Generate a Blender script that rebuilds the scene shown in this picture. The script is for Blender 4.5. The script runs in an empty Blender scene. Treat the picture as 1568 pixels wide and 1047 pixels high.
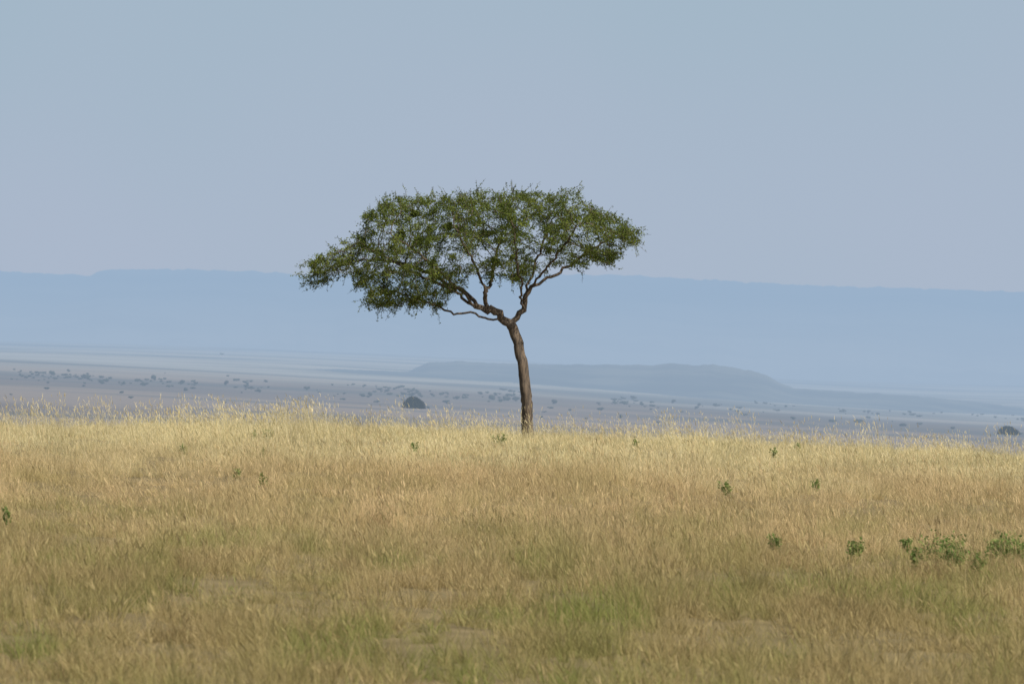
import bpy, math, random, bmesh
import numpy as np
from mathutils import Vector, Matrix, noise
random.seed(4); rng=np.random.default_rng(4)
scene=bpy.context.scene
CZ=3.2; FPX=6533.0; TH=math.radians(1.1)
st,ct=math.sin(TH),math.cos(TH)
def W(u,v,D):
    """pixel position in the frame + an assumed distance -> world position"""
    dx=u-784; dy=523.5-v
    return ((dx*ct-dy*st)/FPX*D, D, CZ+(dx*st+dy*ct)/FPX*D)

# ---------------------------------------------------------------- terrain
PY=[-100,0,40,60,80,95,108,118,128,140,160,200,300,500,900,1500]
PZ=[0,0,0.0,.08,.19,.29,.37,.38,.28,.05,-.5,-1.9,-7,-17,-32,-32]
def ground_z(x,y):
    x=np.asarray(x,float); y=np.asarray(y,float)
    b=sum(np.interp(y+k,PY,PZ) for k in (-9,-6,-3,0,3,6,9))/7
    t=np.clip((y-300)/700,0,1); t=t*t*(3-2*t)
    th=np.tanh(x/500)
    t2=np.clip((y-1500)/2200,0,1); t2=t2*t2*(3-2*t2)
    far=np.where(x<0,-18*th,-(18+14*t2)*th)*t
    nw=(1-np.clip((y-150)/200,0,1))
    near=nw*(0.03*np.sin(x*.31+y*.07)+.03*np.sin(x*.13-y*.21+1)+.025*np.sin(x*.9+2)*np.sin(y*.6)-.014*np.clip(x,-6,40)-.0006*np.clip(x,-60,60)**2*np.clip(y/110,0,1))
    mid=t*1.5*np.sin(x/160+y/420)*np.sin(y/300)
    return b+far+near+mid

def mesh_obj(name,verts,faces,mat=None,smooth=True,parent=None,link=True):
    me=bpy.data.meshes.new(name)
    verts=np.asarray(verts,dtype=np.float32)
    faces=np.asarray(faces,dtype=np.int32)
    k=faces.shape[1]
    me.vertices.add(len(verts)); me.vertices.foreach_set('co',verts.ravel())
    me.loops.add(faces.size); me.loops.foreach_set('vertex_index',faces.ravel())
    me.polygons.add(len(faces))
    me.polygons.foreach_set('loop_start',np.arange(0,faces.size,k,dtype=np.int32))
    me.update(calc_edges=True); me.validate()
    me.polygons.foreach_set('use_smooth',np.full(len(me.polygons),smooth))
    if mat: me.materials.append(mat)
    ob=bpy.data.objects.new(name,me)
    if link: scene.collection.objects.link(ob)
    if parent: ob.parent=parent
    return ob
def grid_faces(nr,nc):
    i=np.arange(nr-1)[:,None]*nc+np.arange(nc-1)[None,:]
    return np.stack([i,i+1,i+nc+1,i+nc],-1).reshape(-1,4)

# ---------------------------------------------------------------- material helpers
class NT:
    def __init__(s,name):
        s.m=bpy.data.materials.new(name); s.m.use_nodes=True
        s.t=s.m.node_tree; s.t.nodes.clear(); s.out=s.n('ShaderNodeOutputMaterial')
    def n(s,typ,**kw):
        nd=s.t.nodes.new(typ)
        for k,v in kw.items(): setattr(nd,k,v)
        return nd
    def l(s,a,b): s.t.links.new(a,b)
    def math(s,op,a,b=None,clamp=False):
        nd=s.n('ShaderNodeMath',operation=op,use_clamp=clamp)
        for i,v in enumerate((a,b)):
            if v is None: continue
            if isinstance(v,(int,float)): nd.inputs[i].default_value=v
            else: s.l(v,nd.inputs[i])
        return nd.outputs[0]
    def mix(s,f,a,b,blend='MIX'):
        nd=s.n('ShaderNodeMix',data_type='RGBA',blend_type=blend)
        for sock,v in ((nd.inputs[0],f),(nd.inputs[6],a),(nd.inputs[7],b)):
            if isinstance(v,(int,float)): sock.default_value=v
            elif isinstance(v,tuple): sock.default_value=v+(1,)
            else: s.l(v,sock)
        return nd.outputs[2]
    def noise(s,vec,scale,detail=3,rough=.5):
        nd=s.n('ShaderNodeTexNoise'); nd.inputs['Scale'].default_value=scale
        nd.inputs['Detail'].default_value=detail; nd.inputs['Roughness'].default_value=rough
        s.l(vec,nd.inputs['Vector']); return nd.outputs['Fac']
    def ramp(s,f,lo,hi):
        nd=s.n('ShaderNodeMapRange',interpolation_type='SMOOTHSTEP')
        nd.inputs[1].default_value=lo; nd.inputs[2].default_value=hi
        s.l(f,nd.inputs[0]); return nd.outputs[0]
    def scalev(s,vec,sc):
        nd=s.n('ShaderNodeVectorMath',operation='MULTIPLY'); s.l(vec,nd.inputs[0]); nd.inputs[1].default_value=sc
        return nd.outputs[0]
    def pos(s): 
        return s.n('ShaderNodeNewGeometry').outputs['Position']
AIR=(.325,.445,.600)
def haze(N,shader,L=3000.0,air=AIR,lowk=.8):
    """aerial perspective: airlight painted onto surfaces as emission, by distance from the viewpoint hill"""
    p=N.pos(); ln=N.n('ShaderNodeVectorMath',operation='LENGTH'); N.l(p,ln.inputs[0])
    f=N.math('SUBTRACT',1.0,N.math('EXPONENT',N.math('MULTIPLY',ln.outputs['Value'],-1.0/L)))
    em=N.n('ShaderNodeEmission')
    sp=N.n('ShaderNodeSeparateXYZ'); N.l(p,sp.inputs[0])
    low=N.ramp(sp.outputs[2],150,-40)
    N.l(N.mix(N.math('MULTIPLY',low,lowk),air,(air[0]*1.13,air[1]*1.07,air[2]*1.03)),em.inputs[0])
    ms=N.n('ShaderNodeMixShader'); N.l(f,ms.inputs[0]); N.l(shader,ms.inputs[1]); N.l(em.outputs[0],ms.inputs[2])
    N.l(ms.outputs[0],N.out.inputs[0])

# ground
N=NT('ground_mat'); p=N.pos()
n1=N.ramp(N.noise(N.scalev(p,(.6,1,1)),.0028,6,.6),.42,.60)
n2=N.ramp(N.noise(N.scalev(p,(.35,1,1)),.006,5,.6),.46,.6)
plain=N.mix(n1,(.20,.15,.105),(.12,.09,.065))
plain=N.mix(N.math('MULTIPLY',n2,.7),plain,(.065,.06,.045))
sp=N.n('ShaderNodeSeparateXYZ'); N.l(p,sp.inputs[0])
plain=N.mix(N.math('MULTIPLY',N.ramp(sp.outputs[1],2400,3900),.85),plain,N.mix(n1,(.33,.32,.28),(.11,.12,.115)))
neark=N.mix(N.noise(p,1.5,4),(.11,.09,.042),(.27,.21,.11))
col=N.mix(N.ramp(sp.outputs[1],170,500),neark,plain)
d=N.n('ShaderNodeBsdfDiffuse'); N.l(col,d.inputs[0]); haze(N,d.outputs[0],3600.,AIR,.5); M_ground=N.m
ys=np.concatenate([np.arange(-60,30,6),np.arange(30,170,1.5),170*np.power(45000/170,np.linspace(0,1,150))])
s=np.linspace(-1,1,201); s=np.sign(s)*np.abs(s)**1.6
Y=ys[:,None]+0*s[None,:]; X=s[None,:]*(70+.7*np.maximum(ys,0))[:,None]
mesh_obj('ground',np.stack([X,Y,ground_z(X,Y)],-1).reshape(-1,3),grid_faces(len(ys),len(s)),M_ground)

# distant relief
def hill_mat(name,c1,c2,sc,L=3000.):
    N=NT(name); p=N.pos()
    col=N.mix(N.ramp(N.noise(p,sc,6,.6),.4,.62),c1,c2)
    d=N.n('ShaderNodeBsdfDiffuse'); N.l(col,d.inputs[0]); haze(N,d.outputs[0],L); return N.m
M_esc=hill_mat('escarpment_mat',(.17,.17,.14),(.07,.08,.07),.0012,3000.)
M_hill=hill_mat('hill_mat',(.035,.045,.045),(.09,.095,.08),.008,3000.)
def ridge(name,pts,Df,Dt,Db,mat,rough,step=4,foot=-6,prof=None):
    us=np.arange(pts[0][0],pts[-1][0]+1,step)
    vs=np.interp(us,[a for a,b in pts],[b for a,b in pts])
    ts=np.linspace(0,1,14)
    V=[]
    for t in ts:
        D=Df+(Dt-Df)*t
        for u,v in zip(us,vs):
            x,_,zt=W(u,v,Dt)
            xx=x*D/Dt
            zf=float(ground_z(xx,Df))+foot
            k=t**1.3 if prof is None else prof(t)
            n=noise.fractal(Vector((x/ (Dt*.02),t*3,0)),1,2,5)
            n2=noise.noise(Vector((x/(Dt*.0035),7,0)))*.6+noise.noise(Vector((x/(Dt*.0012),3,0)))*.5
            z=zf+(zt-zf)*k + n*rough*math.sin(math.pi*t)*1.5+(n2*rough*.5*t**6)
            V.append((xx,D,z))
    for u,v in zip(us,vs):
        x,_,zt=W(u,v,Dt); V.append((x*Db/Dt,Db,zt-(Db-Dt)*.02-3))
    for u,v in zip(us,vs):
        x,_,zt=W(u,v,Dt); V.append((x*Db/Dt,Db*1.05,-80))
    return mesh_obj(name,V,grid_faces(16,len(us)),mat)
def pesc(t): 
    return .10*t if t<.35 else .035+.965*((t-.35)/.65)**.8
ridge('distant_escarpment',[(-1500,400),(-700,396),(-200,412),(0,415),(60,418),(100,420),(138,422),(150,416),(170,412.5),(280,412),(370,415),(430,417),(450,421),(520,420),(640,421),(780,420),(900,420.5),(960,421),(1000,424),(1100,429),(1200,435),(1300,439),(1400,441),(1500,445),(1568,447),(1900,452),(2400,470),(3000,480)],
      6500,12000,16000,M_esc,14,step=4,prof=pesc,foot=-14)
ridge('low_hill',[(560,600),(640,562),(655,555),(700,553),(760,556),(850,558),(930,558),(1000,559),(1030,556),(1060,559),(1090,558),(1120,562),(1150,567),(1175,575),(1190,584),(1215,594),(1300,600),(1400,606),(1500,616),(1568,625),(1800,640),(2300,660)],
      3500,4200,5200,M_hill,2.6,step=3)
ridge('low_hill',[(-900,520),(-300,536),(0,541),(60,543),(120,545),(200,548),(250,554),(300,562),(360,575)],
      4300,4800,5600,M_hill,1.2,step=4,foot=-3)
ridge('low_hill',[(360,590),(385,570),(400,566),(460,565),(520,565),(600,568),(680,571),(760,576),(860,584),(950,600)],
      3500,3900,4300,M_hill,1.2,step=4,foot=-3)

# distant scattered trees
def dfm(name,L,a,b_):
    N=NT(name); d=N.n('ShaderNodeBsdfDiffuse')
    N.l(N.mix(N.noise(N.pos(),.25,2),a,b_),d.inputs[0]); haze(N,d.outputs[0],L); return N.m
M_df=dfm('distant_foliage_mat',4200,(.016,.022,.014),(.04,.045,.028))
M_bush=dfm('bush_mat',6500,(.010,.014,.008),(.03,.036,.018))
bm=bmesh.new(); bmesh.ops.create_icosphere(bm,subdivisions=2,radius=1)
icv=np.array([v.co[:] for v in bm.verts]); icf=np.array([[v.index for v in f.verts] for f in bm.faces]); bm.free()
TV=[];TF=[]; off=0
def lump(c,r,seed):
    global off
    v=icv.copy()
    dsp=np.array([1+.35*noise.noise(Vector(q)*1.7+Vector((seed,0,0)))+.2*noise.noise(Vector(q)*4+Vector((0,seed,0))) for q in v])
    v=v*dsp[:,None]*np.array(r)+np.array(c); TV.append(v); TF.append(icf+off); off+=len(v)
def far_tree(x,y,h,w):
    z=float(ground_z(x,y)); sd=random.random()*90
    k=random.choice([2,3,3,4])
    for i in range(k):
        lump((x+random.uniform(-.35,.35)*w,y+random.uniform(-.3,.3)*w,z+h*random.uniform(.38,.65)),(w*.32,w*.32,h*.33),sd+i)
    lump((x,y,z+h*.3),(w*.25,w*.25,h*.42),sd+9)
def D_of(u,v):
    D=1000.
    for _ in range(60):
        x,_,z=W(u,v,D); r=(CZ-z)/D
        if r<=.001: return None
        D=.6*D+.4*(CZ-float(ground_z(x,D)))/r
    return D
def put(u,v,hpx,wpx):
    D=D_of(u,v)
    if D is None or D<900 or D>6000: return
    x,_,z=W(u,v,D); far_tree(x,D,hpx/FPX*D,wpx/FPX*D)
for u,v,h,w in [(80,573,7,8),(135,578,6,8),(128,576,4,6),(210,584,5,8),(237,582,9,9),(280,587,6,7),(345,589,7,9),(470,597,6,8),(300,588,4,6),(100,575,4,9),(568,606,7,8),(755,612,8,12),(777,613,7,12),(790,614,7,9),(848,618,8,9),(1030,617,6,8),(1275,646,5,10),(1315,647,6,12),(1380,652,5,14),(340,543,3,6),(700,611,5,8),(920,628,5,10),(950,640,6,7),(1215,642,5,10)]:
    put(u,v,h,w)
for i in range(800):
    u=random.uniform(-300,1150) if random.random()<.88 else random.uniform(1150,1900)
    line=568+ (u/1568)*66
    if random.random()<.9: v=line+random.gauss(6,5); hh=random.uniform(1.5,3.8)
    else: v=line+random.uniform(5,38); hh=random.uniform(2.0,4.2)
    if noise.noise(Vector((u*.012,v*.05,5)))<-.08: continue
    put(u,v,hh,hh*random.uniform(1.2,3.0))
mesh_obj('distant_trees',np.concatenate(TV),np.concatenate(TF),M_df)

def bush(u,v,hpx,wpx):
    D=D_of(u,v); x,_,z=W(u,v,D); h=hpx/FPX*D; w=wpx/FPX*D; z=float(ground_z(x,D))-.2
    n=7000; a=rng.uniform(0,2*math.pi,n); cz=rng.uniform(0,1,n); r=np.sqrt(1-cz**2.4)*rng.uniform(.5,1.03,n)
    P=np.stack([np.cos(a)*r*w/2,np.sin(a)*r*w/2,cz*h],-1)
    P*= (1+.16*np.sin(a*3+1)+.1*np.sin(a*7+cz*5))[:,None]
    A=rng.normal(size=(n,3)); A/=np.linalg.norm(A,axis=1)[:,None]; B=np.cross(A,rng.normal(size=(n,3))); B/=np.linalg.norm(B,axis=1)[:,None]
    sz=.35*h/4
    V=np.stack([P-A*sz,P+B*sz*.6,P+A*sz,P-B*sz*.6],1).reshape(-1,3)+np.array([x,D,z])
    mesh_obj('bush',V,np.arange(4*n).reshape(-1,4),M_bush,False)
bush(632,625,15,32); bush(1543,665,11,30)

# ---------------------------------------------------------------- acacia tree
TD=128.0
TX,_,_=W(808,655,TD)
def T(u,v,dep=0.):
    x,y,z=W(u,v,TD); return np.array([x,TD+dep,z])
limbs=[
 [(811,694),(809,668),(808,650),(807,625),(805,600),(802,575),(799,553),(794,532),(789,514),(783,498)],
 [(783,498),(792,486),(802,474),(805,462),(805,452),(813,441),(824,433),(838,425),(852,421),(864,411,.1),(885,396,.3),(910,380,.5),(940,362,.5)],
 [(805,452),(806,438,.1),(816,418,.5),(822,398,.9),(834,370,1.3),(842,340,1.5)],
 [(802,474),(797,455,-.4),(800,436,-.8),(792,410,-1.2),(790,380,-1.8),(786,345,-2.1)],
 [(813,441),(828,420,-.4),(850,395,-1),(868,370,-1.5),(885,345,-1.8)],
 [(783,498),(772,492),(760,488),(748,490),(735,484),(722,478),(706,480),(694,481),(682,472),(664,466),(640,458,.2),(610,448,.3),(580,438,.4)],
 [(772,492),(764,480),(752,476),(742,475),(730,466),(720,453,.2),(706,444,.5),(690,437,.7),(660,420,1),(610,400,1.2),(555,396,1),(500,408,.6)],
 [(752,476),(744,464),(743,448,-.2),(736,425,-.6),(722,395,-1.3),(700,355,-1.9)],
 [(735,470),(722,464),(710,448,-.4),(695,436,-.9),(655,400,-1.5),(600,360,-1.5)],
 [(743,448,-.2),(752,430,.5),(757,400,1.3),(768,355,2.0)],
 [(742,475),(728,470),(712,459),(700,448,.1),(675,436,-.2),(630,415,-.3),(575,385,-.4),(540,375,-.2)],
]
nodes=[];par=[]
def nearest(p):
    a=np.array(nodes); return int(np.argmin(((a-p)**2).sum(1)))
for li,lb in enumerate(limbs):
    pts=[T(*q) for q in lb]
    if li==0: nodes.append(pts[0]);par.append(-1);cur=0
    else: cur=nearest(pts[0])
    for a,b in zip(pts[:-1],pts[1:]):
        L=np.linalg.norm(b-a); k=max(1,int(round(L/.13)))
        for j in range(1,k+1):
            q=a+(b-a)*j/k
            q=q+rng.normal(size=3)*(.012 if li==0 else .024)
            nodes.append(q);par.append(cur);cur=len(nodes)-1
    if li==0: n_trunk=len(nodes)
n_limb=len(nodes)
poly=[(450,430),(453,410),(484,393),(509,378),(536,362),(558,349),(553,335),(572,318),(586,303),(640,302),(690,300),(740,298),(780,291),(800,292),(850,291),(888,293),(906,314),(946,331),(980,346),(978,372),(946,396),(915,412),(890,414),(865,402),(845,408),(820,412),(803,424),(790,434),(760,430),(745,434),(720,434),(700,444),(684,460),(664,476),(620,472),(590,474),(560,468),(550,450),(544,436),(528,427),(500,433),(472,437)]
PA=np.array(poly,float)
def inside(u,v):
    c=False;n=len(poly);j=n-1
    for i in range(n):
        (xi,yi),(xj,yj)=poly[i],poly[j]
        if (yi>v)!=(yj>v) and u<(xj-xi)*(v-yi)/(yj-yi)+xi: c=not c
        j=i
    return c
def edist(u,v):
    a=PA;b=np.roll(PA,-1,0);p=np.array([u,v]);ab=b-a
    t=np.clip(((p-a)*ab).sum(1)/(ab**2).sum(1),0,1)
    return np.sqrt((((a+ab*t[:,None])-p)**2).sum(1)).min()
att=[]
while len(att)<2800:
    u=random.uniform(448,982);v=random.uniform(286,476)
    if not inside(u,v): continue
    dd=edist(u,v)/51.
    hd=3.2*math.sqrt(min(1,(dd+.07)/1.35))
    if (548<u<700 and v>425) or u<550 or u>915: hd=max(hd,.9)
    elif v<318: hd=max(hd,1.5)
    elif random.random()<.15: continue
    dep=random.uniform(-1,1)*hd
    p=T(u,v,dep)
    if noise.noise(Vector((p[0]*.9,p[1]*.6,p[2]*1.9)))<(-.17 if v>330 else -.32): continue
    g=math.exp(-(((u-725)/50)**2+((v-390)/16)**2))+.8*math.exp(-(((u-640)/45)**2+((v-392)/10)**2))+.8*math.exp(-(((u-845)/34)**2+((v-386)/12)**2))
    if random.random()<g*.85: continue
    att.append(p)
att=np.array(att); alive=np.ones(len(att),bool)
NA=np.array(nodes); best=np.full(len(att),1e9); bi=np.zeros(len(att),int)
for i in range(n_trunk,len(nodes)):
    d2=((att-NA[i])**2).sum(1); m=d2<best; best[m]=d2[m]; bi[m]=i
for it in range(90):
    act=np.where(alive)[0]
    if len(act)==0: break
    grow={}
    for a in act:
        v=att[a]-nodes[bi[a]]; L=np.linalg.norm(v)
        if L>3.5: continue
        grow.setdefault(int(bi[a]),[]).append(v/(L+1e-6))
    if not grow: break
    new=[]
    for k,vs in grow.items():
        d=np.sum(vs,0); L=np.linalg.norm(d)
        if L<.05: d=vs[0];L=1
        d=d/L+rng.normal(size=3)*.22; d/=np.linalg.norm(d)
        nodes.append(nodes[k]+d*.13);par.append(k);new.append(len(nodes)-1)
    for i in new:
        d2=((att-nodes[i])**2).sum(1); m=d2<best; best[m]=d2[m]; bi[m]=i
    alive&=best>.15**2
nodes_a=np.array(nodes); n=len(nodes)
kids=[[] for _ in range(n)]
for i,p_ in enumerate(par):
    if p_>=0: kids[p_].append(i)
E=2.2; r=np.zeros(n); TIP=.0065
for i in range(n-1,-1,-1):
    r[i]=TIP**E if not kids[i] else sum(r[k] for k in kids[i])
r=r**(1/E)
kk=math.log(.150/TIP)/math.log(r[8]/TIP)
r=TIP*(r/TIP)**kk
r=np.where(r<.13,r*np.interp(r,[0,.012,.03,.06,.09,.13],[1,.78,.72,.78,.92,1]),r)
for i in range(n_trunk): r[i]*=np.interp(i,[0,4,8,n_trunk],[1.5,1.25,1.08,.98])
SV=[];SF=[];so=0
def tube(idx,K):
    global so
    pts=nodes_a[idx]; rad=r[idx].copy()
    if len(idx)>1 and par[idx[1]]==idx[0] and idx[0]!=0: rad[0]=min(rad[0],rad[1]*1.25)
    m=len(pts)
    t=np.gradient(pts,axis=0); t/=np.linalg.norm(t,axis=1)[:,None]+1e-9
    up=np.array([0.31,.95,.05]); a=np.cross(t,up); a/=np.linalg.norm(a,axis=1)[:,None]+1e-9; b=np.cross(t,a)
    ang=np.linspace(0,2*math.pi,K,endpoint=False)
    rr=rad[:,None]*np.ones(K)[None,:]
    if K>8: rr=rr*(1+.09*np.sin(ang*3+1+np.arange(m)[:,None]*.12)+.05*np.sin(ang*5+np.arange(m)[:,None]*.2)+rng.normal(size=rr.shape)*.02)
    v=pts[:,None,:]+rr[:,:,None]*(np.cos(ang)[None,:,None]*a[:,None,:]+np.sin(ang)[None,:,None]*b[:,None,:])
    SV.append(v.reshape(-1,3))
    i=np.arange(m-1)[:,None]*K+np.arange(K)[None,:]; j=np.arange(m-1)[:,None]*K+(np.arange(K)+1)[None,:]%K
    SF.append(np.stack([i,j,j+K,i+K],-1).reshape(-1,4)+so); so+=m*K
stack=[(None,0)]
while stack:
    pr,s0=stack.pop(); ch=[pr] if pr is not None else []
    c=s0
    while True:
        ch.append(c)
        if not kids[c]: break
        ks=sorted(kids[c],key=lambda k:-r[k])
        for k in ks[1:]: stack.append((c,k))
        c=ks[0]
    if len(ch)>1:
        R=r[ch[1]]; tube(np.array(ch),16 if R>.05 else (7 if R>.02 else 4))
# leaves + outer sprigs
thin=[i for i in range(n_limb,n) if r[i]<.016]
cen=nodes_a[thin].mean(0)
LC=[]
for i in thin:
    c=nodes_a[i]
    cl=noise.noise(Vector(c*np.array([1.6,1.2,2.8])))
    m=int(max(0.25,1.0+cl*1.9)*(21+(9 if not kids[i] else 0)))
    if m>0: LC.append(c+rng.normal(size=(m,3))*np.array([.085,.085,.045]))
tips=[i for i in thin if not kids[i]]
SP=[]
for i in tips:
    c0=nodes_a[i]; edge=abs(c0[0]-cen[0])>3.2 or c0[2]<cen[2]-.7 or c0[2]>cen[2]+.9
    for _ in range(2 if random.random()<(.85 if edge else .4) else 1):
        c=nodes_a[i]; o=c-cen; o[2]*=2.2; o/=np.linalg.norm(o)+1e-6
        d=o*.7+rng.normal(size=3)*.55
        if c[2]<cen[2]-.3: d[2]-=.8
        elif c[0]>cen[0]+3.3: d[2]-=.45
        else: d[2]+=.2
        d/=np.linalg.norm(d); L=random.uniform(.12,.32)*(1.8 if random.random()<(.28 if edge else .05) else .75)
        k=5; q=[c]; 
        for s_ in range(k):
            d=d+rng.normal(size=3)*.2; d/=np.linalg.norm(d); q.append(q[-1]+d*L/k)
        q=np.array(q); SP.append(q)
        m=int(4+L*24); t=rng.uniform(.1,.95,m)*k
        qq=np.stack([np.interp(t,np.arange(k+1),q[:,a]) for a in range(3)],-1)
        LC.append(qq+rng.normal(size=(m,3))*.022)
for q in SP:
    m=len(q); K=3; rad=np.linspace(.0075,.004,m); ang=np.arange(3)*2.094
    v=q[:,None,:]+rad[:,None,None]*np.stack([np.cos(ang),np.sin(ang)*.7,np.sin(ang)*.7],-1)[None]
    SV.append(v.reshape(-1,3)); i=np.arange(m-1)[:,None]*K+np.arange(K)[None,:]; j=np.arange(m-1)[:,None]*K+(np.arange(K)+1)[None,:]%K
    SF.append(np.stack([i,j,j+K,i+K],-1).reshape(-1,4)+so); so+=m*K
LC=np.concatenate(LC); m=len(LC); print('nodes',n,'leaves',m)
A=rng.normal(size=(m,3))*np.array([1,1,.5]); A/=np.linalg.norm(A,axis=1)[:,None]
Nn=rng.normal(size=(m,3))+np.array([0,0,.8]); B=np.cross(A,Nn); B/=np.linalg.norm(B,axis=1)[:,None]
ln=rng.uniform(.022,.042,m)[:,None]; wd=ln*.45
LV=np.stack([LC-A*ln,LC+B*wd,LC+A*ln,LC-B*wd],1).reshape(-1,3); LF=np.arange(4*m).reshape(-1,4)

N=NT('bark_mat'); tc=N.n('ShaderNodeTexCoord').outputs['Object']
nb=N.noise(N.scalev(tc,(9,9,1.6)),1.6,6,.65); nb2=N.noise(tc,2.2,3)
col=N.mix(N.ramp(nb,.35,.68),(.030,.022,.016),(.18,.13,.085)); col=N.mix(N.math('MULTIPLY',nb2,.5),col,(.075,.062,.05))
b=N.n('ShaderNodeBsdfPrincipled'); N.l(col,b.inputs['Base Color']); b.inputs['Roughness'].default_value=.9
bp=N.n('ShaderNodeBump'); bp.inputs['Strength'].default_value=.8; bp.inputs['Distance'].default_value=.03; N.l(nb,bp.inputs['Height']); N.l(bp.outputs[0],b.inputs['Normal'])
N.l(b.outputs[0],N.out.inputs[0]); M_bark=N.m
def leafmat(name,c1,c2,c3,sc,tr=.35):
    N=NT(name); p=N.pos()
    g=N.n('ShaderNodeNewGeometry').outputs['Random Per Island']
    col=N.mix(g,c1,c2); col=N.mix(N.ramp(N.noise(p,sc,3),.42,.7),col,c3)
    d=N.n('ShaderNodeBsdfDiffuse'); N.l(col,d.inputs[0]); t=N.n('ShaderNodeBsdfTranslucent'); N.l(col,t.inputs[0])
    ms=N.n('ShaderNodeMixShader'); ms.inputs[0].default_value=tr; N.l(d.outputs[0],ms.inputs[1]); N.l(t.outputs[0],ms.inputs[2]); N.l(ms.outputs[0],N.out.inputs[0]); return N.m
M_leaf=leafmat('acacia_leaf_mat',(.070,.096,.020),(.140,.180,.042),(.20,.235,.052),1.3)
tree=bpy.data.objects.new('acacia_tree',None); scene.collection.objects.link(tree)
mesh_obj('trunk_and_branches',np.concatenate(SV),np.concatenate(SF),M_bark,True,tree)
mesh_obj('foliage',LV,LF,M_leaf,False,tree)

# ---------------------------------------------------------------- grass
N=NT('grass_mat'); p=N.pos(); sp=N.n('ShaderNodeSeparateXYZ'); N.l(p,sp.inputs[0])
isl=N.n('ShaderNodeNewGeometry').outputs['Random Per Island']
pv=N.scalev(p,(1,.4,0))
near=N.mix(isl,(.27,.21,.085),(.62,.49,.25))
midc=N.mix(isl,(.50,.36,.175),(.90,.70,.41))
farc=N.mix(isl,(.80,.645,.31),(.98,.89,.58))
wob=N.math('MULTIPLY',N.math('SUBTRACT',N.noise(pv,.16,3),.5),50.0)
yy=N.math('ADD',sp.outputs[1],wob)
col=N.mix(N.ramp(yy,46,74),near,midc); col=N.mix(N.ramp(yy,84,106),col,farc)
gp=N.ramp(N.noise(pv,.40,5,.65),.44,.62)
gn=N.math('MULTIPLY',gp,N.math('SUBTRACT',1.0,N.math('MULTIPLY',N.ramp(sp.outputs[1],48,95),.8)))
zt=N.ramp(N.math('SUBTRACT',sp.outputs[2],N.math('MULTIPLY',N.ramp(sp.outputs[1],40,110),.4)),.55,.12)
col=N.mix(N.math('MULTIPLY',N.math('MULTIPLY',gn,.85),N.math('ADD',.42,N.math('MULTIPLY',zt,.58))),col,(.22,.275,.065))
rp=N.ramp(N.noise(pv,1.1,4,.6),.56,.70)
col=N.mix(N.math('MULTIPLY',rp,.65),col,(.22,.14,.075))
dk=N.ramp(N.noise(pv,.28,3,.6),.42,.62)
col=N.mix(N.math('MULTIPLY',dk,.30),col,(.28,.22,.105))
isl2=N.math('FRACT',N.math('MULTIPLY',isl,37.7))
col=N.mix(N.math('MULTIPLY',N.ramp(isl2,.55,.95),.62),col,(.23,.19,.075))
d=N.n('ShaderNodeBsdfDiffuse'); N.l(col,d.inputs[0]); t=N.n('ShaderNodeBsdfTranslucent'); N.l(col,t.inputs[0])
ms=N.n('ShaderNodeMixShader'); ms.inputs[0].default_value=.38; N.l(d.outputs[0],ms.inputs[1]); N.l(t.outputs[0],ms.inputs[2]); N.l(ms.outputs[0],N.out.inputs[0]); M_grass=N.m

coll=bpy.data.collections.new('grass_tufts')
class Acc:
    def __init__(s): s.V=[];s.F=[];s.o=0
def strip(A_,base,d0,L,w,bend,segs=3,head=False):
    p=np.array(base,float); d=np.array(d0,float); d/=np.linalg.norm(d)
    side=np.cross(d,rng.normal(size=3)); side/=np.linalg.norm(side); bend=np.array(bend)/segs
    for s_ in range(segs+1):
        t=s_/segs
        ww=w*(1-.85*t) if not head else w*(.3+.7*math.sin(math.pi*t))
        A_.V.append(p-side*ww/2); A_.V.append(p+side*ww/2)
        if s_<segs:
            d=d+bend; d/=math.sqrt(d@d); p=p+d*(L/segs)
    for s_ in range(segs):
        a=A_.o+2*s_; A_.F.append((a,a+1,a+3,a+2))
    A_.o+=2*(segs+1)
    return p,d
def tuft(A_,cx,cy,nb,h,nseed,spread,lean,smin=1.,smax=1.55,sp_=.17):
    for i in range(nb):
        a=random.uniform(0,6.28); rr=spread*math.sqrt(random.random())
        strip(A_,(cx+math.cos(a)*rr,cy+math.sin(a)*rr,0),(math.cos(a)*random.uniform(0,.55)+lean,math.sin(a)*random.uniform(0,.55),1),
              h*random.uniform(.4,1.1),random.uniform(.0042,.0085),(math.cos(a)*.45+lean*1.2,math.sin(a)*.45,-random.uniform(0,.5)),3)
    for i in range(nseed):
        a=random.uniform(0,6.28); rr=spread*math.sqrt(random.random())
        L=h*random.uniform(smin,smax)
        p,dd=strip(A_,(cx+math.cos(a)*rr,cy+math.sin(a)*rr,0),(random.gauss(0,sp_)+lean*.8,random.gauss(0,sp_),1),L,.005,(lean*.8+random.gauss(0,.14),random.gauss(0,.14),0),3)
        for k in range(2): strip(A_,p-dd*.02,dd,random.uniform(.05,.12),random.uniform(.006,.012),(lean*1.0+random.gauss(0,.3),random.gauss(0,.3),-.1),3,True)
def clump(name,nt,R,hs,seed_hi,leanm):
    A_=Acc()
    for i in range(nt):
        a=random.uniform(0,6.28); rr=R*math.sqrt(random.random())
        h=hs*random.choice([.5,.65,.8,.95,1.1,1.3])
        tuft(A_,math.cos(a)*rr,math.sin(a)*rr,random.randint(20,36),h,random.choice([0,1,2,seed_hi]),random.uniform(.05,.15),random.gauss(leanm,.12))
    coll.objects.link(mesh_obj(name,A_.V,A_.F,M_grass,False,None,False))
for i in range(9): clump('clump_%02d'%i,12,.66,.37,random.choice([2,3,5]),-.09)
for i in range(9,11): clump('clump_%02d'%i,12,.6,.22,1,-.04)
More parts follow.
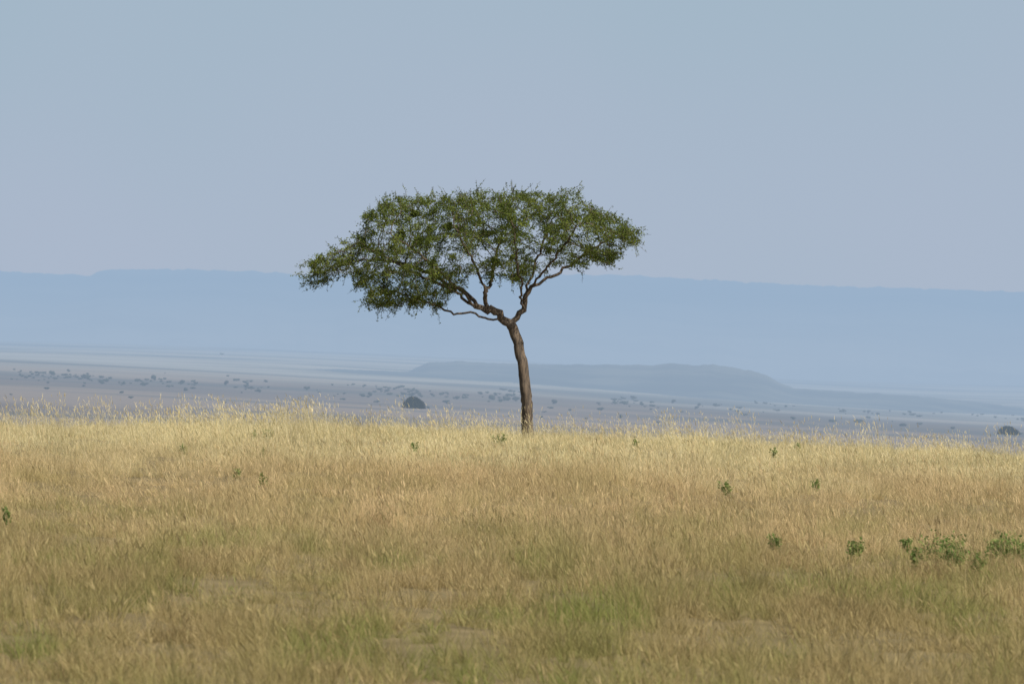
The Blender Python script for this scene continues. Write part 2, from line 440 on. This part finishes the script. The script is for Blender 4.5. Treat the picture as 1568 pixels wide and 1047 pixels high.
for i in range(11,15):
    A_=Acc()
    for k in range(random.choice([1,2,3])): tuft(A_,random.gauss(0,.14),random.gauss(0,.14),16,.50,random.randint(7,13),.10,random.gauss(-.12,.07),1.15,2.0,.15)
    coll.objects.link(mesh_obj('clump_%02d'%i,A_.V,A_.F,M_grass,False,None,False))
P=[]
for y0 in np.arange(30,150,1.0):
    hw=.125*y0+5; dens=1.45 if y0<75 else (1.15 if y0<100 else .92)
    if y0>132: dens=.4
    k=int(2*hw*dens); P.append(np.stack([rng.uniform(-hw,hw,k),rng.uniform(y0,y0+1,k)],-1))
P=np.concatenate(P); k=len(P)
hn=np.array([noise.noise(Vector((q[0]*.22,q[1]*.12,3)))+.7*noise.noise(Vector((q[0]*.8,q[1]*.4,8))) for q in P])
keep=rng.uniform(size=k)>np.clip((-hn-.2)*1.2,0,.5)
P=P[keep];hn=hn[keep];k=len(P)
S=(1.0+.48*hn)*rng.uniform(.75,1.22,k)
S*=1+.15*np.exp(-(((P[:,0]+8)/4.5)**2))*np.clip((P[:,1]-90)/15,0,1)
S*=1-.12*np.clip((P[:,1]-98)/10,0,1)
idx=rng.integers(0,9,k); gsel=rng.uniform(size=k)<.2; idx[gsel]=rng.integers(9,11,gsel.sum())
kt=900; yt=rng.uniform(35,128,kt); ct_=np.stack([rng.uniform(-1,1,kt)*(.125*yt+5),yt],-1)
hv=np.array([noise.noise(Vector((q[0]*.35,q[1]*.3,31))) for q in ct_]); ct_=ct_[((hv>.05)|(rng.uniform(size=kt)<.12))&((ct_[:,1]>85)|(rng.uniform(size=kt)<.45))]
parts=[ct_]
for cx,sx,nn in ((-8.2,1.1,36),(-6.0,.5,26),(-11.5,1.4,24),(-14.,.9,16),(-4,1.0,10),(1.2,.8,6),(4.5,.6,9),(7.8,.6,12),(12,1.3,10),(-1.5,.8,8)):
    parts.append(np.stack([rng.normal(cx,sx,nn),rng.uniform(103,124,nn)],-1))
ct_=np.concatenate(parts); kt=len(ct_)
P=np.concatenate([P,ct_]); S=np.concatenate([S,rng.uniform(.55,1.3,kt)]); idx=np.concatenate([idx,rng.integers(11,15,kt)]); k=len(P)
dt=np.hypot(P[:,0]-TX,(P[:,1]-TD)*.4); S=S*np.where(dt<2.4,.62+.16*dt,1)
me=bpy.data.meshes.new('grass'); me.vertices.add(k)
me.vertices.foreach_set('co',np.stack([P[:,0],P[:,1],ground_z(P[:,0],P[:,1])-.02],-1).astype(np.float32).ravel())
def attr(nm,ty,dat,key):
    a=me.attributes.new(nm,ty,'POINT'); a.data.foreach_set(key,dat.ravel())
attr('rot','FLOAT_VECTOR',np.stack([rng.normal(0,.04,k),rng.normal(0,.05,k),rng.uniform(-1.2,1.2,k)],-1).astype(np.float32),'vector')
attr('scl','FLOAT_VECTOR',np.stack([S**.3,S**.3,S],-1).astype(np.float32),'vector')
attr('idx','INT',idx.astype(np.int32),'value')
grass=bpy.data.objects.new('grass',me); scene.collection.objects.link(grass)
def inst_nodes(ob,coll):
    ng=bpy.data.node_groups.new(ob.name+'_nodes','GeometryNodeTree')
    ng.interface.new_socket('Geometry',in_out='INPUT',socket_type='NodeSocketGeometry')
    ng.interface.new_socket('Geometry',in_out='OUTPUT',socket_type='NodeSocketGeometry')
    gi=ng.nodes.new('NodeGroupInput');go=ng.nodes.new('NodeGroupOutput')
    ip=ng.nodes.new('GeometryNodeInstanceOnPoints'); ci=ng.nodes.new('GeometryNodeCollectionInfo')
    ci.inputs['Collection'].default_value=coll; ci.inputs['Separate Children'].default_value=True; ci.inputs['Reset Children'].default_value=True
    def na(nm,ty):
        x=ng.nodes.new('GeometryNodeInputNamedAttribute'); x.data_type=ty; x.inputs['Name'].default_value=nm; return x.outputs['Attribute']
    L=ng.links.new
    L(gi.outputs[0],ip.inputs['Points']); L(ci.outputs[0],ip.inputs['Instance']); ip.inputs['Pick Instance'].default_value=True
    L(na('idx','INT'),ip.inputs['Instance Index']); L(na('rot','FLOAT_VECTOR'),ip.inputs['Rotation']); L(na('scl','FLOAT_VECTOR'),ip.inputs['Scale'])
    L(ip.outputs[0],go.inputs[0])
    md=ob.modifiers.new('instances','NODES'); md.node_group=ng
inst_nodes(grass,coll)

# broadleaf weeds mostly sunk into the grass
M_weed=leafmat('weed_mat',(.10,.16,.04),(.19,.27,.08),(.26,.31,.10),2.0)
WV=[];WF=[];wo=0
def Dg(u,v):
    for D in np.arange(38,124,.5):
        x,_,z=W(u,v,D)
        if z<=float(ground_z(x,D))+.36: return D,x
    return 116,W(u,v,116)[0]
wl=[(280,685,5),(410,662,8),(390,662,6),(403,690,6),(635,682,6),(765,668,9),(975,675,6),(1115,745,11),(1185,690,6),(1222,672,6),(1310,838,14),(1455,838,34),(1462,848,24),(1535,835,30),(1556,842,28),(1405,850,12),(10,787,10),(362,722,8),(402,730,7),(1185,825,10),(1250,738,6),(1500,856,12),(1390,828,10)]
for u,v,s_ in wl:
    D,x=Dg(u,v); z=float(ground_z(x,D)); w=s_/FPX*D*.75; H=.37+w*.36; m=int(50+s_*15)
    for st_ in range(7):
        top=np.array([x+random.gauss(0,w*.7),D+random.gauss(0,w*.7),z+H*random.uniform(.8,1.12)])
        mm=m//7; t=rng.uniform(.62,1,mm)[:,None]
        c=np.array([x,D,z])*(1-t)+top*t+rng.normal(size=(mm,3))*w*.28
        A=rng.normal(size=(mm,3)); A/=np.linalg.norm(A,axis=1)[:,None]; B=np.cross(A,rng.normal(size=(mm,3))); B/=np.linalg.norm(B,axis=1)[:,None]
        sz=rng.uniform(.015,.036,mm)[:,None]
        WV.append(np.stack([c-A*sz,c+B*sz*.55,c+A*sz,c-B*sz*.55],1).reshape(-1,3)); WF.append(np.arange(4*mm).reshape(-1,4)+wo); wo+=4*mm
mesh_obj('broadleaf_weeds',np.concatenate(WV),np.concatenate(WF),M_weed,False)

# ---------------------------------------------------------------- light
el=math.radians(44); az=math.radians(130)   # clockwise from +Y
sd=Vector((math.sin(az)*math.cos(el),math.cos(az)*math.cos(el),math.sin(el)))
sun=bpy.data.lights.new('sun','SUN'); sun.energy=5.0; sun.angle=math.radians(.5); sun.color=(1,.945,.85)
so_=bpy.data.objects.new('sun',sun); so_.rotation_euler=sd.to_track_quat('Z','Y').to_euler(); so_.location=(30,-20,60); scene.collection.objects.link(so_)
w=bpy.data.worlds.new('World'); scene.world=w; w.use_nodes=True; t=w.node_tree; t.nodes.clear()
def wn(ty,**k):
    x=t.nodes.new(ty)
    for a,b in k.items(): setattr(x,a,b)
    return x
out=wn('ShaderNodeOutputWorld'); bg=wn('ShaderNodeBackground'); sky=wn('ShaderNodeTexSky',sky_type='NISHITA')
sky.sun_disc=False; sky.sun_elevation=el; sky.sun_rotation=az; sky.dust_density=2.5; sky.air_density=1.2
bg.inputs[1].default_value=.10
tc=wn('ShaderNodeTexCoord'); sep=wn('ShaderNodeSeparateXYZ'); t.links.new(tc.outputs['Generated'],sep.inputs[0])
mr=wn('ShaderNodeMapRange',interpolation_type='SMOOTHSTEP'); mr.inputs[1].default_value=.10; mr.inputs[2].default_value=.45; mr.inputs[3].default_value=1; mr.inputs[4].default_value=0
t.links.new(sep.outputs[2],mr.inputs[0])
nz=wn('ShaderNodeTexNoise'); nz.inputs['Scale'].default_value=11; nz.inputs['Detail'].default_value=1; t.links.new(tc.outputs['Generated'],nz.inputs['Vector'])
n2=wn('ShaderNodeMapRange',interpolation_type='SMOOTHSTEP'); n2.inputs[1].default_value=.25; n2.inputs[2].default_value=.75; t.links.new(nz.outputs['Fac'],n2.inputs[0])
ev=wn('ShaderNodeMapRange',interpolation_type='SMOOTHSTEP'); ev.inputs[1].default_value=.10; ev.inputs[2].default_value=.005; t.links.new(sep.outputs[2],ev.inputs[0])
m1=wn('ShaderNodeMath',operation='MULTIPLY'); t.links.new(n2.outputs[0],m1.inputs[0]); m1.inputs[1].default_value=.35
m2=wn('ShaderNodeMath',operation='MULTIPLY_ADD'); t.links.new(ev.outputs[0],m2.inputs[0]); m2.inputs[1].default_value=.65; t.links.new(m1.outputs[0],m2.inputs[2])
hz=wn('ShaderNodeMix',data_type='RGBA'); hz.inputs[6].default_value=(3.60,4.72,5.70,1); hz.inputs[7].default_value=(4.10,4.78,6.0,1)
t.links.new(m2.outputs[0],hz.inputs[0])
mx=wn('ShaderNodeMix',data_type='RGBA'); t.links.new(mr.outputs[0],mx.inputs[0]); t.links.new(sky.outputs[0],mx.inputs[6]); t.links.new(hz.outputs[2],mx.inputs[7])
t.links.new(mx.outputs[2],bg.inputs[0]); t.links.new(bg.outputs[0],out.inputs[0])

# ---------------------------------------------------------------- camera
cd=bpy.data.cameras.new('camera'); cam=bpy.data.objects.new('camera',cd); scene.collection.objects.link(cam)
cd.lens=150; cd.sensor_width=36; cd.clip_start=.5; cd.clip_end=120000
cam.matrix_world=Matrix.Translation((0,0,CZ))@Matrix.Rotation(math.pi/2,4,'X')@Matrix.Rotation(TH,4,'Z')
cd.dof.use_dof=True; cd.dof.focus_distance=112; cd.dof.aperture_fstop=4.5
scene.camera=cam
scene.view_settings.view_transform='Standard'; scene.view_settings.look='None'; scene.view_settings.exposure=0
